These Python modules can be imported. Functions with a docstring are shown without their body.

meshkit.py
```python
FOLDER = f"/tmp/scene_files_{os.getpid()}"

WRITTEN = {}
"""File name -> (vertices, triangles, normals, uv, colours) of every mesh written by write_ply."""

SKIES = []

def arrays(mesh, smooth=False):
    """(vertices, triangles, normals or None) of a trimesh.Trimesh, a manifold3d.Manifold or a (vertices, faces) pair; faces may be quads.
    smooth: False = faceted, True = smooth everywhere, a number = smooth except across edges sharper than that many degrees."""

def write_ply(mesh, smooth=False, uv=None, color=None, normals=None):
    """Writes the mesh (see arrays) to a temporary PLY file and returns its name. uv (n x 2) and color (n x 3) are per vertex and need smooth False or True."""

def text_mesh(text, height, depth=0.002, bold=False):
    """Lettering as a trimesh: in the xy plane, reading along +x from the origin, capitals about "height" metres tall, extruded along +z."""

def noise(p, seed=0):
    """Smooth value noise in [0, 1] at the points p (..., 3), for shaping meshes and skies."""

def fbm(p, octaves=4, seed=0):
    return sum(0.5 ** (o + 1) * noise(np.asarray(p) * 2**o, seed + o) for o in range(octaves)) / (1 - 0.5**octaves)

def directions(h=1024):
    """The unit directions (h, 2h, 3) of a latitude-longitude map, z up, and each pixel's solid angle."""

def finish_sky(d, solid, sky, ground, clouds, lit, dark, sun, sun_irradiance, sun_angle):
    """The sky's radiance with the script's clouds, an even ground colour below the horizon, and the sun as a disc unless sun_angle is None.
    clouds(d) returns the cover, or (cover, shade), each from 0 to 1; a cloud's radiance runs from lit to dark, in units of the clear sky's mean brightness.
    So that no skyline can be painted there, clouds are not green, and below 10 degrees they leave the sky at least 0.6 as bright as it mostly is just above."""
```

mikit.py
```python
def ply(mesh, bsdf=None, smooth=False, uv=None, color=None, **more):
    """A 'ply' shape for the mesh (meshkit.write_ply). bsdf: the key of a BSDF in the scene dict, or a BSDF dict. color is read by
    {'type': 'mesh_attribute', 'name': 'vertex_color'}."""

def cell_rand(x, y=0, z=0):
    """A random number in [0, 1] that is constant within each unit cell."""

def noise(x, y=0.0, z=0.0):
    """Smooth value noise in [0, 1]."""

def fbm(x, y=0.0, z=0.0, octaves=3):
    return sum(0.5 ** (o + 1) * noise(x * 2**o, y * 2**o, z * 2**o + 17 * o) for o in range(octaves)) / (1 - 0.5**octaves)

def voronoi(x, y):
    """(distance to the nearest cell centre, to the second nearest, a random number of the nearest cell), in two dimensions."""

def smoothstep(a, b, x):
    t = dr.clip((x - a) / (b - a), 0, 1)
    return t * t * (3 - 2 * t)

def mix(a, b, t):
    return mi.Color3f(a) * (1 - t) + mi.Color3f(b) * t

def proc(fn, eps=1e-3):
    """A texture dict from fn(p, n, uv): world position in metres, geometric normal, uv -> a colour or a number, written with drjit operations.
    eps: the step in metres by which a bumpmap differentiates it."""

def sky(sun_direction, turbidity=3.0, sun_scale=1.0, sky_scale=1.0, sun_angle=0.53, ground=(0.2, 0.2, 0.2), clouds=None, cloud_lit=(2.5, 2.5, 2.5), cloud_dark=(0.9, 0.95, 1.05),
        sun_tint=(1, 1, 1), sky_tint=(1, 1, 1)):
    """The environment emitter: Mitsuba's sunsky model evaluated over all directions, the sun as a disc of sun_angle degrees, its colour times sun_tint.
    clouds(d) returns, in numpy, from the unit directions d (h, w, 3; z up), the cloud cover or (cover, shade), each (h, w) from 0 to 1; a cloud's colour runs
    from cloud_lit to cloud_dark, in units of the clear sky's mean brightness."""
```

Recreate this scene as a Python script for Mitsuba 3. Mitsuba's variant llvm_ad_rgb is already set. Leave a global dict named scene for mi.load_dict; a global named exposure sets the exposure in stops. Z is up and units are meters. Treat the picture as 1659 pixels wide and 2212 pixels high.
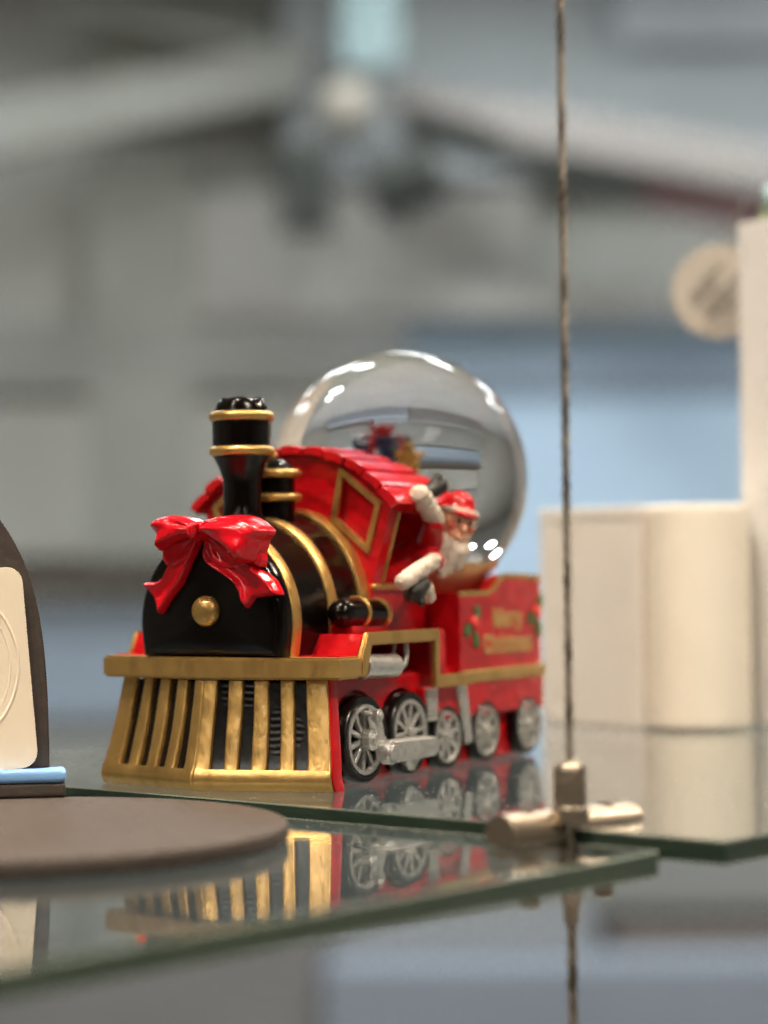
import math, random
import numpy as np, trimesh, drjit as dr, mitsuba as mi, mikit, meshkit
import manifold3d as m3
from shapely.geometry import Polygon, Point, LineString, box as sbox
from shapely import affinity
from scipy.spatial import Delaunay
T = mi.ScalarTransform4f
PI = math.pi
scene, labels = {}, {}
rnd = random.Random(7)

# ------------------------------------------------------------------ camera
# Model unit u = 0.14 mm.  The train is built in a frame of its own (x across, y towards its tail, z up from the shelf).
S = 0.00014
F, YH, ROLL, YAW, CAMZ = 4850.0, 1235.0, math.radians(0.6), math.radians(29.4), 1.27
pitch = math.atan((YH - 1106) / F)
fwd = np.array([0, math.cos(pitch), math.sin(pitch)])
up0 = np.array([0, -math.sin(pitch), math.cos(pitch)])
rt0 = np.array([1.0, 0, 0])
cam_r = rt0 * math.cos(ROLL) - up0 * math.sin(ROLL)
cam_u = up0 * math.cos(ROLL) + rt0 * math.sin(ROLL)
cam_o = np.array([0, 0, CAMZ])
scene['camera'] = {'type': 'thinlens', 'fov': 2 * math.degrees(math.atan(829.5 / F)), 'fov_axis': 'x', 'near_clip': 0.02, 'far_clip': 60.0,
                   'aperture_radius': 50 * S, 'focus_distance': 4740 * S,
                   'to_world': T().look_at(origin=cam_o.tolist(), target=(cam_o + fwd).tolist(), up=cam_u.tolist())}
exposure = 1.35

# ------------------------------------------------------------------ lights: the shop's ceiling panels and spot lamps
CEIL = 3.25
def rgb(*c): return {'type': 'rgb', 'value': list(c)}
PANEL = np.array([1.0, 0.94, 0.85]) * 3.1
PANEL_BACK = np.array([0.95, 1.0, 1.0]) * 10.3
SPOT = np.array([1.0, 0.85, 0.66]) * 950
PANELS = [(1.46, -1.54), (-1.9, -1.7), (1.5, -3.9), (-1.7, -3.9)]
ROUNDS = [(-2.3, 3.3), (-0.8, 3.5), (0.7, 3.3), (2.2, 3.5), (-2.4, 4.7), (-1.1, 4.9), (0.4, 4.8), (1.6, 5.0), (2.7, 4.7), (-1.7, 5.6), (0.1, 5.7), (1.9, 5.6)]
SPOTS = [(-0.42, 0.22, 0.045), (0.75, 1.45, 0.045), (2.0, 1.5, 0.045), (0.95, -0.55, 0.05), (-1.25, -0.35, 0.04)]

# ------------------------------------------------------------------ helpers
yaw_a = np.array([math.sin(YAW), math.cos(YAW), 0])
yaw_l = np.array([math.cos(YAW), -math.sin(YAW), 0])
def ray(x, y): return fwd + cam_r * (x - 829.5) / F - cam_u * (y - 1106) / F
N0 = ray(411, 1709) * 4850 * S + cam_o
TR = np.eye(4); TR[:3, 0] = yaw_l * S; TR[:3, 1] = yaw_a * S; TR[2, 2] = S; TR[:3, 3] = N0
TRAIN = T(TR)
SHELF_Z = N0[2]

def man_tri(man):
    m = man.to_mesh()
    return trimesh.Trimesh(m.vert_properties[:, :3], m.tri_verts, process=False)
def tri_man(t):
    return m3.Manifold(m3.Mesh(np.asarray(t.vertices, np.float32), np.asarray(t.faces, np.uint32)))
def cat(*ms):
    return trimesh.util.concatenate([m if isinstance(m, trimesh.Trimesh) else man_tri(m) for m in ms])
def used(key):
    return key in scene or key in labels or any(k.startswith(key + '__') for k in scene)
def numbered(key):
    if not used(key): return key
    i = 1
    while used(f'{key}_{i:03d}'): i += 1
    return f'{key}_{i:03d}'
def obj(name, mesh, bsdf, parent=None, smooth=35, xf=TRAIN, **more):
    key = numbered((parent + '__' if parent else '') + name)
    d = mesh if isinstance(mesh, dict) else mikit.ply(mesh, bsdf, smooth=smooth)
    d = dict(d)
    if bsdf is not None: d['bsdf'] = {'type': 'ref', 'id': bsdf}
    if xf is not None: d['to_world'] = xf
    d.update(more)
    scene[key] = d
    return key
def tag(key, label, category, group=None):
    labels[key] = {'label': label, 'category': category}
    if group: labels[key]['group'] = group
    return key
def struct(name, mesh, bsdf, label=None, **k):
    key = obj(name, mesh, bsdf, xf=None, **k)
    labels[key] = {'kind': 'structure'}
    if label: labels[key]['label'] = label
    return key

def rbox(x0, x1, y0, y1, z0, z1, r=4, seg=12):
    r = min(r, (x1 - x0) / 2.01, (y1 - y0) / 2.01, (z1 - z0) / 2.01)
    s = m3.Manifold.sphere(r, seg)
    return m3.Manifold.batch_hull([s.translate((x, y, z)) for x in (x0 + r, x1 - r) for y in (y0 + r, y1 - r) for z in (z0 + r, z1 - r)])
def hullpts(pts, r=3, seg=10):
    s = m3.Manifold.sphere(r, seg)
    return m3.Manifold.batch_hull([s.translate(tuple(map(float, p))) for p in pts])
def ext(poly, d, plane='LH', at=0.0, r=0.0):
    """Extrudes a shapely polygon by d. plane names the two train axes of the polygon (L = x, A = y, H = z); at: start along the third. r: chamfer."""
    if r > 0:
        ps = []
        a = trimesh.creation.extrude_polygon(poly.buffer(-r, join_style=2), d)
        b = trimesh.creation.extrude_polygon(poly, d - 2 * r); b.apply_translation((0, 0, r))
        c = tri_man(a) + tri_man(b)
        t = man_tri(c)
    else:
        t = trimesh.creation.extrude_polygon(poly, d)
    v = np.array(t.vertices)
    if plane == 'LH': w = np.stack([v[:, 0], at + v[:, 2], v[:, 1]], 1); flip = True
    elif plane == 'AH': w = np.stack([at + v[:, 2], v[:, 0], v[:, 1]], 1); flip = False
    else: w = np.stack([v[:, 0], v[:, 1], at + v[:, 2]], 1); flip = False
    return trimesh.Trimesh(w, t.faces[:, ::-1] if flip else t.faces, process=False)
def lathe(profile, n=48, axis='H', c=(0, 0, 0)):
    """Revolves (radius, height) points; axis H: about z; L: about x; A: about y."""
    pr = np.asarray(profile, float)
    ang = np.arange(n) * 2 * PI / n
    k = len(pr)
    v = np.stack([pr[:, None, 0] * np.cos(ang), pr[:, None, 0] * np.sin(ang), np.repeat(pr[:, 1:2], n, 1)], -1).reshape(-1, 3)
    i, j = np.meshgrid(np.arange(k - 1), np.arange(n), indexing='ij')
    q = np.stack([i * n + j, i * n + (j + 1) % n, (i + 1) * n + (j + 1) % n, (i + 1) * n + j], -1).reshape(-1, 4)
    f = np.vstack([q[:, [0, 1, 2]], q[:, [0, 2, 3]]])
    if axis == 'L': v = v[:, [2, 0, 1]]
    if axis == 'A': v = v[:, [1, 2, 0]]
    t = trimesh.Trimesh(v + np.asarray(c, float), f, process=True)
    t.update_faces(t.nondegenerate_faces())
    return t
def tube(pts, r, n=10, close=True):
    p = np.asarray(pts, float)
    t = np.gradient(p, axis=0); t /= np.linalg.norm(t, axis=1, keepdims=True)
    ref = np.array([0.3, 0.2, 0.93])
    a = np.cross(t, ref); a /= np.linalg.norm(a, axis=1, keepdims=True)
    b = np.cross(t, a)
    ang = np.arange(n) * 2 * PI / n
    rr = np.broadcast_to(r, (len(p),))[:, None, None]
    v = p[:, None] + rr * (np.cos(ang)[None, :, None] * a[:, None] + np.sin(ang)[None, :, None] * b[:, None])
    i, j = np.meshgrid(np.arange(len(p) - 1), np.arange(n), indexing='ij')
    q = np.stack([i * n + j, i * n + (j + 1) % n, (i + 1) * n + (j + 1) % n, (i + 1) * n + j], -1).reshape(-1, 4)
    f = [q[:, [0, 1, 2]], q[:, [0, 2, 3]]]
    v = v.reshape(-1, 3)
    if close:
        o = len(v); v = np.vstack([v, p[0], p[-1]]); e = (len(p) - 1) * n; j = np.arange(n)
        f += [np.stack([np.full(n, o), (j + 1) % n, j], 1), np.stack([np.full(n, o + 1), e + j, e + (j + 1) % n], 1)]
    t = trimesh.Trimesh(v, np.vstack(f), process=False)
    if t.volume < 0: t.invert()
    return t
def loft(secs):
    """Closed solid through equal-length closed sections (k, n, 3)."""
    s = np.asarray(secs, float); k, n = s.shape[:2]
    i, j = np.meshgrid(np.arange(k - 1), np.arange(n), indexing='ij')
    q = np.stack([i * n + j, i * n + (j + 1) % n, (i + 1) * n + (j + 1) % n, (i + 1) * n + j], -1).reshape(-1, 4)
    v = np.vstack([s.reshape(-1, 3), s[0].mean(0), s[-1].mean(0)]); o = k * n; j = np.arange(n); e = (k - 1) * n
    f = np.vstack([q[:, [0, 1, 2]], q[:, [0, 2, 3]], np.stack([np.full(n, o), (j + 1) % n, j], 1), np.stack([np.full(n, o + 1), e + j, e + (j + 1) % n], 1)])
    t = trimesh.Trimesh(v, f, process=False)
    if t.volume < 0: t.invert()
    return t
def cyl(p0, p1, r, n=32):
    p0, p1 = np.asarray(p0, float), np.asarray(p1, float)
    e = min(1.5, r * .2); d = (p1 - p0) / np.linalg.norm(p1 - p0)
    return tube([p0, p0 + d * .01, p0 + d * e, p1 - d * e, p1 - d * .01, p1], [r - e, r - e, r, r, r - e, r - e], n)
def surfnet(fn, lo, hi, h):
    """Naive surface nets of the signed distance fn(x, y, z)."""
    ax = [np.arange(a, b + h, h) for a, b in zip(lo, hi)]
    g = np.stack(np.meshgrid(*ax, indexing='ij'), -1)
    v = fn(g); s = v < 0
    nx, ny, nz = v.shape
    acc = np.zeros((nx - 1, ny - 1, nz - 1, 3)); cnt = np.zeros((nx - 1, ny - 1, nz - 1))
    co = [(i, j, k) for i in (0, 1) for j in (0, 1) for k in (0, 1)]
    sl = lambda o: tuple(slice(o[d], (nx, ny, nz)[d] - 1 + o[d]) for d in range(3))
    for a in co:
        for d in range(3):
            if a[d]: continue
            b = tuple(a[q] + (q == d) for q in range(3))
            va, vb = v[sl(a)], v[sl(b)]; x = (va < 0) != (vb < 0)
            t = np.where(x, va / np.where(x, va - vb, 1), 0)
            p = np.array(a, float)[None, None, None] * np.ones(x.shape + (1,)); p[..., d] += t
            acc += p * x[..., None]; cnt += x
    m = cnt > 0
    idx = -np.ones(m.shape, int); idx[m] = np.arange(m.sum())
    cells = np.argwhere(m)
    verts = np.array([a[0] for a in ax]) + h * (cells + acc[m] / cnt[m][:, None])
    faces = []
    for d in range(3):
        sa = [slice(None)] * 3; sb = [slice(None)] * 3; sa[d] = slice(0, -1); sb[d] = slice(1, None)
        x = s[tuple(sa)] != s[tuple(sb)]
        e = np.argwhere(x); u_, w_ = (d + 1) % 3, (d + 2) % 3
        n3 = (nx, ny, nz)
        e = e[(e[:, u_] > 0) & (e[:, w_] > 0) & (e[:, u_] < n3[u_] - 1) & (e[:, w_] < n3[w_] - 1)]
        q = []
        for du, dw in ((-1, -1), (0, -1), (0, 0), (-1, 0)):
            c = e.copy(); c[:, u_] += du; c[:, w_] += dw; q.append(idx[c[:, 0], c[:, 1], c[:, 2]])
        q = np.stack(q, 1); fl = s[e[:, 0], e[:, 1], e[:, 2]]
        q[~fl] = q[~fl][:, ::-1]
        faces += [q[:, [0, 1, 2]], q[:, [0, 2, 3]]]
    t = trimesh.Trimesh(verts, np.vstack(faces), process=False)
    if t.volume < 0: t.invert()
    return t
def smin(a, b, k=8.0):
    h = np.clip(0.5 + 0.5 * (b - a) / k, 0, 1); return b * (1 - h) + a * h - k * h * (1 - h)
def sd_cap(g, a, b, ra, rb=None):
    rb = ra if rb is None else rb; a, b = np.asarray(a, float), np.asarray(b, float)
    t = np.clip(((g - a) @ (b - a)) / ((b - a) @ (b - a)), 0, 1)
    return np.linalg.norm(g - a - t[..., None] * (b - a), axis=-1) - (ra + (rb - ra) * t)
def sd_ell(g, c, r):
    q = (g - np.asarray(c, float)) / np.asarray(r, float); k = np.linalg.norm(q, axis=-1)
    return (k - 1) * min(r)
def puff(poly, front, back, res=4.0):
    """A thick cast sheet in the LH plane: poly seen from the front, front(L, H, edge distance) -> depth towards -A, back -> A of its back."""
    poly = poly.buffer(0)
    b = poly.exterior; n = max(24, int(b.length / res))
    bp = np.array([b.interpolate(i / n, normalized=True).coords[0] for i in range(n)])
    x0, y0, x1, y1 = poly.bounds
    gx, gy = np.meshgrid(np.arange(x0, x1, res), np.arange(y0, y1, res)); gx = gx + (np.arange(gx.shape[0]) % 2)[:, None] * res / 2
    inner = poly.buffer(-res * .6)
    import shapely
    pts = np.stack([gx.ravel(), gy.ravel()], 1); pts = pts[shapely.contains_xy(inner, pts[:, 0], pts[:, 1])]
    P = np.vstack([bp, pts]); tri = Delaunay(P).simplices
    c = P[tri].mean(1); tri = tri[shapely.contains_xy(poly, c[:, 0], c[:, 1])]
    a2 = np.cross(P[tri[:, 1]] - P[tri[:, 0]], P[tri[:, 2]] - P[tri[:, 0]]); tri[a2 < 0] = tri[a2 < 0][:, ::-1]
    e = np.concatenate([np.zeros(n), shapely.distance(b, shapely.points(pts))])
    fr = front(P[:, 0], P[:, 1], e)
    V = np.vstack([np.stack([P[:, 0], -fr, P[:, 1]], 1), np.stack([P[:, 0], np.broadcast_to(back, fr.shape), P[:, 1]], 1)])
    o = len(P); j = np.arange(n); k = (j + 1) % n
    f = np.vstack([tri, tri[:, ::-1] + o, np.stack([j, j + o, k + o], 1), np.stack([j, k + o, k], 1)])
    t = trimesh.Trimesh(V, f, process=False)
    if t.volume < 0: t.invert()
    return t

# ------------------------------------------------------------------ materials
N, FB = mikit.noise, mikit.fbm
def pr(**k): return {'type': 'principled', **k}
def two(b): return {'type': 'twosided', 'bsdf': b}
def tex(fn): return mikit.proc(fn)
def bump(b, fn, scale, eps=2e-4): return {'type': 'bumpmap', 'arbitrary': mikit.proc(fn, eps), 'scale': scale, 'bsdf': b}
def cast(p, n, uv): return FB(p.x * 260, p.y * 260, p.z * 260, 3)
def brush(p, n, uv): return FB(p.x * 900, p.y * 900, p.z * 300, 3) + 1.2 * FB(p.x * 170 + 7, p.y * 170, p.z * 170, 2)
def red_col(p, n, uv):
    w = FB(p.x * 160, p.y * 160, p.z * 160, 3)
    return mikit.mix([0.70, 0.014, 0.026], [0.58, 0.010, 0.018], mikit.smoothstep(0.35, 0.7, w))
def gold_col(p, n, uv):
    w = FB(p.x * 240, p.y * 240, p.z * 120, 4)
    s = N(p.x * 1500, p.y * 1500, p.z * 700)
    return mikit.mix(mikit.mix([0.66, 0.40, 0.12], [0.54, 0.315, 0.09], mikit.smoothstep(0.42, 0.72, w)), [0.66, 0.43, 0.16], 0.25 * s)
def gold_rough(p, n, uv): return 0.24 + 0.24 * FB(p.x * 420, p.y * 420, p.z * 200, 3)
def silver_col(p, n, uv): return mikit.mix([0.66, 0.65, 0.62], [0.54, 0.525, 0.50], mikit.smoothstep(0.35, 0.75, FB(p.x * 500, p.y * 500, p.z * 500, 3)))
def black_col(p, n, uv): return mikit.mix([0.0030, 0.0022, 0.0016], [0.0085, 0.0050, 0.0034], FB(p.x * 170, p.y * 170, p.z * 170, 2))
M = {
    'red_paint': bump({'type': 'roughplastic', 'diffuse_reflectance': tex(red_col), 'alpha': 0.07, 'int_ior': 1.5, 'nonlinear': True}, cast, 0.00024, 3e-4),
    'bow_red': bump({'type': 'roughplastic', 'diffuse_reflectance': tex(lambda p, n, uv: mikit.mix([0.84, 0.014, 0.040], [0.72, 0.010, 0.026], FB(p.x * 160, p.y * 160, p.z * 160, 3))), 'alpha': 0.06, 'int_ior': 1.5, 'nonlinear': True}, cast, 0.00020, 3e-4),
    'letter_gold': pr(base_color=rgb(0.66, 0.45, 0.17), roughness=0.35, metallic=0.6),
    'black_paint': bump({'type': 'roughplastic', 'diffuse_reflectance': tex(black_col), 'alpha': 0.05, 'int_ior': 1.42, 'nonlinear': True}, cast, 0.00020, 3e-4),
    'gold_paint': bump(pr(base_color=tex(gold_col), roughness=tex(gold_rough), metallic=0.88, specular=0.5, clearcoat=1.0, clearcoat_gloss=0.985), brush, 0.00015, 2e-4),
    'silver_paint': bump(pr(base_color=tex(silver_col), roughness=0.28, metallic=0.75, specular=0.5), brush, 0.00004, 2e-4),
    'tyre_paint': {'type': 'roughplastic', 'diffuse_reflectance': rgb(0.004, 0.0036, 0.0032), 'alpha': 0.07, 'int_ior': 1.4},
    'cream_fleece': bump(pr(base_color=rgb(0.50, 0.42, 0.35), roughness=0.75, specular=0.3), lambda p, n, uv: FB(p.x * 900, p.y * 900, p.z * 900, 3), 0.0006, 1.5e-4),
    'skin_paint': pr(base_color=rgb(0.74, 0.36, 0.22), roughness=0.4, specular=0.4, clearcoat=0.3),
    'cheek_paint': pr(base_color=rgb(0.62, 0.13, 0.08), roughness=0.45, specular=0.4),
    'eye_paint': pr(base_color=rgb(0.03, 0.035, 0.03), roughness=0.25, specular=0.5),
    'mitten_paint': pr(base_color=rgb(0.012, 0.010, 0.009), roughness=0.5, specular=0.4),
    'holly_green': pr(base_color=rgb(0.045, 0.11, 0.03), roughness=0.4, specular=0.5),
    'berry_red': pr(base_color=rgb(0.75, 0.03, 0.03), roughness=0.25, specular=0.5, clearcoat=0.6),
    'gift_blue': pr(base_color=rgb(0.025, 0.05, 0.13), roughness=0.4, specular=0.5),
    'gift_red': pr(base_color=rgb(0.75, 0.03, 0.03), roughness=0.4, specular=0.5),
    'toy_yellow': pr(base_color=rgb(0.80, 0.52, 0.12), roughness=0.5, specular=0.4),
    'snow_cream': pr(base_color=rgb(0.95, 0.85, 0.42), roughness=0.7, specular=0.3),
    'globe_glass': {'type': 'dielectric', 'int_ior': 1.34, 'ext_ior': 1.0},
    'shelf_glass': {'type': 'dielectric', 'int_ior': 1.70, 'ext_ior': 1.0, 'specular_transmittance': rgb(0.93, 0.965, 0.945)},
    'shelf_edge': bump(pr(base_color=tex(lambda p, n, uv: mikit.mix([0.008, 0.018, 0.012], [0.024, 0.042, 0.028], FB(p.x * 90, p.y * 90, p.z * 600, 3))), roughness=0.3, specular=0.6),
                       lambda p, n, uv: FB(p.x * 700, p.y * 700, p.z * 700, 2), 0.00012, 3e-4),
    'edge_near': bump(pr(base_color=tex(lambda p, n, uv: mikit.mix([0.02, 0.036, 0.026], [0.048, 0.07, 0.052], FB(p.x * 90, p.y * 90, p.z * 600, 3))), roughness=0.35, specular=0.6),
                       lambda p, n, uv: FB(p.x * 700, p.y * 700, p.z * 700, 2), 0.00012, 3e-4),
    'edge_bevel': pr(base_color=rgb(0.24, 0.29, 0.25), roughness=0.35, specular=0.6),
    'nickel': bump(pr(base_color=rgb(0.40, 0.33, 0.26), roughness=0.38, metallic=1.0), lambda p, n, uv: FB(p.x * 500, p.y * 500, p.z * 900, 2), 0.00006, 2e-4),
    'rope_steel': pr(base_color=tex(lambda p, n, uv: mikit.mix([0.52, 0.45, 0.37], [0.17, 0.135, 0.10], mikit.smoothstep(0.35, 0.7, FB(p.x * 300, p.y * 300, p.z * 120, 3)))), roughness=0.27, metallic=0.85),
    'brown_wood': bump(pr(base_color=tex(lambda p, n, uv: mikit.mix([0.066, 0.050, 0.042], [0.036, 0.029, 0.025], FB(p.x * 420, p.y * 420, p.z * 420, 4))), roughness=0.62, specular=0.35),
                       lambda p, n, uv: FB(p.x * 1200, p.y * 1200, p.z * 1200, 3), 0.00018, 2e-4),
    'card_white': pr(base_color=rgb(0.78, 0.68, 0.54), roughness=0.55, specular=0.35),
    'strip_blue': pr(base_color=rgb(0.20, 0.40, 0.74), roughness=0.35, specular=0.5),
    'box_white': bump(pr(base_color=tex(lambda p, n, uv: mikit.mix([0.68, 0.65, 0.61], [0.62, 0.59, 0.55], FB(p.x * 30, p.y * 30, p.z * 30, 3))), roughness=0.6, specular=0.3), lambda p, n, uv: FB(p.x * 200, p.y * 200, p.z * 200, 2), 0.0002),
    'tall_white': pr(base_color=rgb(0.64, 0.625, 0.62), roughness=0.55, specular=0.35),
    'canister_cream': pr(base_color=rgb(0.72, 0.67, 0.58), roughness=0.5, specular=0.4),
    'kraft_tag': pr(base_color=tex(lambda p, n, uv: mikit.mix([0.42, 0.385, 0.345], [0.36, 0.325, 0.29], FB(p.x * 300, p.y * 300, p.z * 300, 3))), roughness=0.8, specular=0.2),
    'print_ink': pr(base_color=rgb(0.03, 0.03, 0.035), roughness=0.7),
    'teal_knob': pr(base_color=rgb(0.35, 0.55, 0.55), roughness=0.35),
    'leaf_green': pr(base_color=rgb(0.16, 0.20, 0.12), roughness=0.5),
    'lamp_housing': pr(base_color=rgb(0.6, 0.6, 0.58), roughness=0.5),
}
for k, v in M.items():
    scene[k] = v if v['type'] == 'dielectric' else two(v)
def wallmat(name, c, amp=0.12, f=3.0, rough=0.7):
    c = np.array(c); scene[name] = two(pr(base_color=tex(lambda p, n, uv: mikit.mix((c * (1 - amp)).tolist(), (c * (1 + amp)).tolist(), FB(p.x * f, p.y * f, p.z * f, 3))), roughness=rough, specular=0.25))
wallmat('wall_grey', (0.44, 0.435, 0.40)); wallmat('wall_warm', (0.42, 0.405, 0.38)); wallmat('wall_olive', (0.25, 0.25, 0.21)); wallmat('wall_slate', (0.53, 0.57, 0.59))
wallmat('ceiling_white', (0.40, 0.40, 0.39)); wallmat('floor_grey', (0.26, 0.26, 0.26)); wallmat('side_grey', (0.34, 0.335, 0.32)); wallmat('dark_metal', (0.04, 0.045, 0.04)); wallmat('dark_brown', (0.075, 0.06, 0.05))
wallmat('dark_red', (0.10, 0.055, 0.055)); wallmat('pale_blue', (0.48, 0.63, 0.80)); wallmat('mid_blue', (0.30, 0.37, 0.46)); wallmat('pale_cyan', (0.36, 0.48, 0.50)); wallmat('column_green', (0.36, 0.365, 0.325))
wallmat('beam_light', (0.35, 0.35, 0.32)); wallmat('beam_rose', (0.36, 0.335, 0.32)); wallmat('lamp_cream', (0.42, 0.385, 0.33)); wallmat('pale_lilac', (0.60, 0.64, 0.69)); wallmat('bench_brown', (0.17, 0.15, 0.14)); wallmat('plinth_grey', (0.255, 0.265, 0.26)); wallmat('podium_grey', (0.20, 0.20, 0.205)); wallmat('podium_blue', (0.23, 0.265, 0.32)); wallmat('bench_blue', (0.27, 0.29, 0.315)); wallmat('counter_grey', (0.32, 0.315, 0.30)); wallmat('room_grey', (0.055, 0.054, 0.052))

# ------------------------------------------------------------------ the shop behind: setting
def pane(x0, x1, y0, y1, z0, z1):
    return trimesh.creation.box(bounds=[(x0, y0, z0), (x1, y1, z1)])
struct('floor', pane(-5, 5, -6, 8.0, -0.1, 0.0), 'floor_grey')
struct('ceiling', pane(-5, 5, -6, 8.0, CEIL + 0.06, CEIL + 0.16), 'ceiling_white')
struct('back_wall', pane(-5, 5, 7.2, 7.4, 0, CEIL + 0.06), 'wall_grey')
struct('left_wall', pane(-5.2, -5.0, -6, 7.2, 0, CEIL + 0.06), 'side_grey')
struct('right_wall', pane(5.0, 5.2, -6, 7.2, 0, CEIL + 0.06), 'side_grey')
struct('front_wall', pane(-5, 5, -6.2, -6.0, 0, CEIL + 0.06), 'room_grey')

def quad(w, h):
    return trimesh.Trimesh([(-w, -h, 0), (w, -h, 0), (w, h, 0), (-w, h, 0)], [(0, 2, 1), (0, 3, 2)], process=False)   # faces down
for i, (x, y) in enumerate(PANELS):
    k = numbered('ceiling_light')
    X = T().translate([x, y, CEIL])
    obj('frame', cat(*[pane(*b) for b in ((-.34, .34, .6, .64, -.012, .05), (-.34, .34, -.64, -.6, -.012, .05), (-.34, -.3, -.6, .6, -.012, .05), (.3, .34, -.6, .6, -.012, .05), (-.3, .3, -.02, .02, -.012, .002), (-.012, .012, -.6, .6, -.011, .002))]), 'lamp_housing', k, xf=X)
    obj('diffuser', quad(.3, .6) , 'lamp_housing', k, xf=X, emitter={'type': 'area', 'radiance': rgb(*PANEL.tolist())})
    tag(k, 'rectangular recessed ceiling light panel of six cells mirrored in the glass globe' if i == 0 else 'rectangular recessed ceiling light panel of the shop beyond the photo', 'ceiling light', None if i == 0 else 'ceiling light panels outside the photo')
def round_lamp(name, x, y, r, rad, label, group):
    k = numbered(name)
    X = T().translate([x, y, CEIL - 0.03])
    obj('housing', lathe([(r + .006, -.008), (r + .02, -.008), (r + .02, .03), (r + .006, .03), (r + .006, -.008)], 32), 'lamp_housing', k, xf=X)
    ang = np.arange(24) * PI / 12
    disc = trimesh.Trimesh(np.vstack([[(0, 0, 0)], np.stack([np.cos(ang) * r, np.sin(ang) * r, ang * 0], 1)]), [(0, 1 + (j + 1) % 24, 1 + j) for j in range(24)], process=False)
    obj('bulb', disc, 'lamp_housing', k, xf=X, emitter={'type': 'area', 'radiance': rgb(*rad.tolist())})
    tag(k, label, 'ceiling lamp', group)
for x, y, r in SPOTS:
    round_lamp('spot_lamp', x, y, r, SPOT, 'small warm round ceiling spot lamp above the glass shelf', 'spot lamps above the glass shelf')
for x, y in ROUNDS:
    round_lamp('downlight', x, y, 0.24, PANEL_BACK, 'wide cool round downlight in the shop ceiling behind the globe', 'downlights behind the globe')

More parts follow.
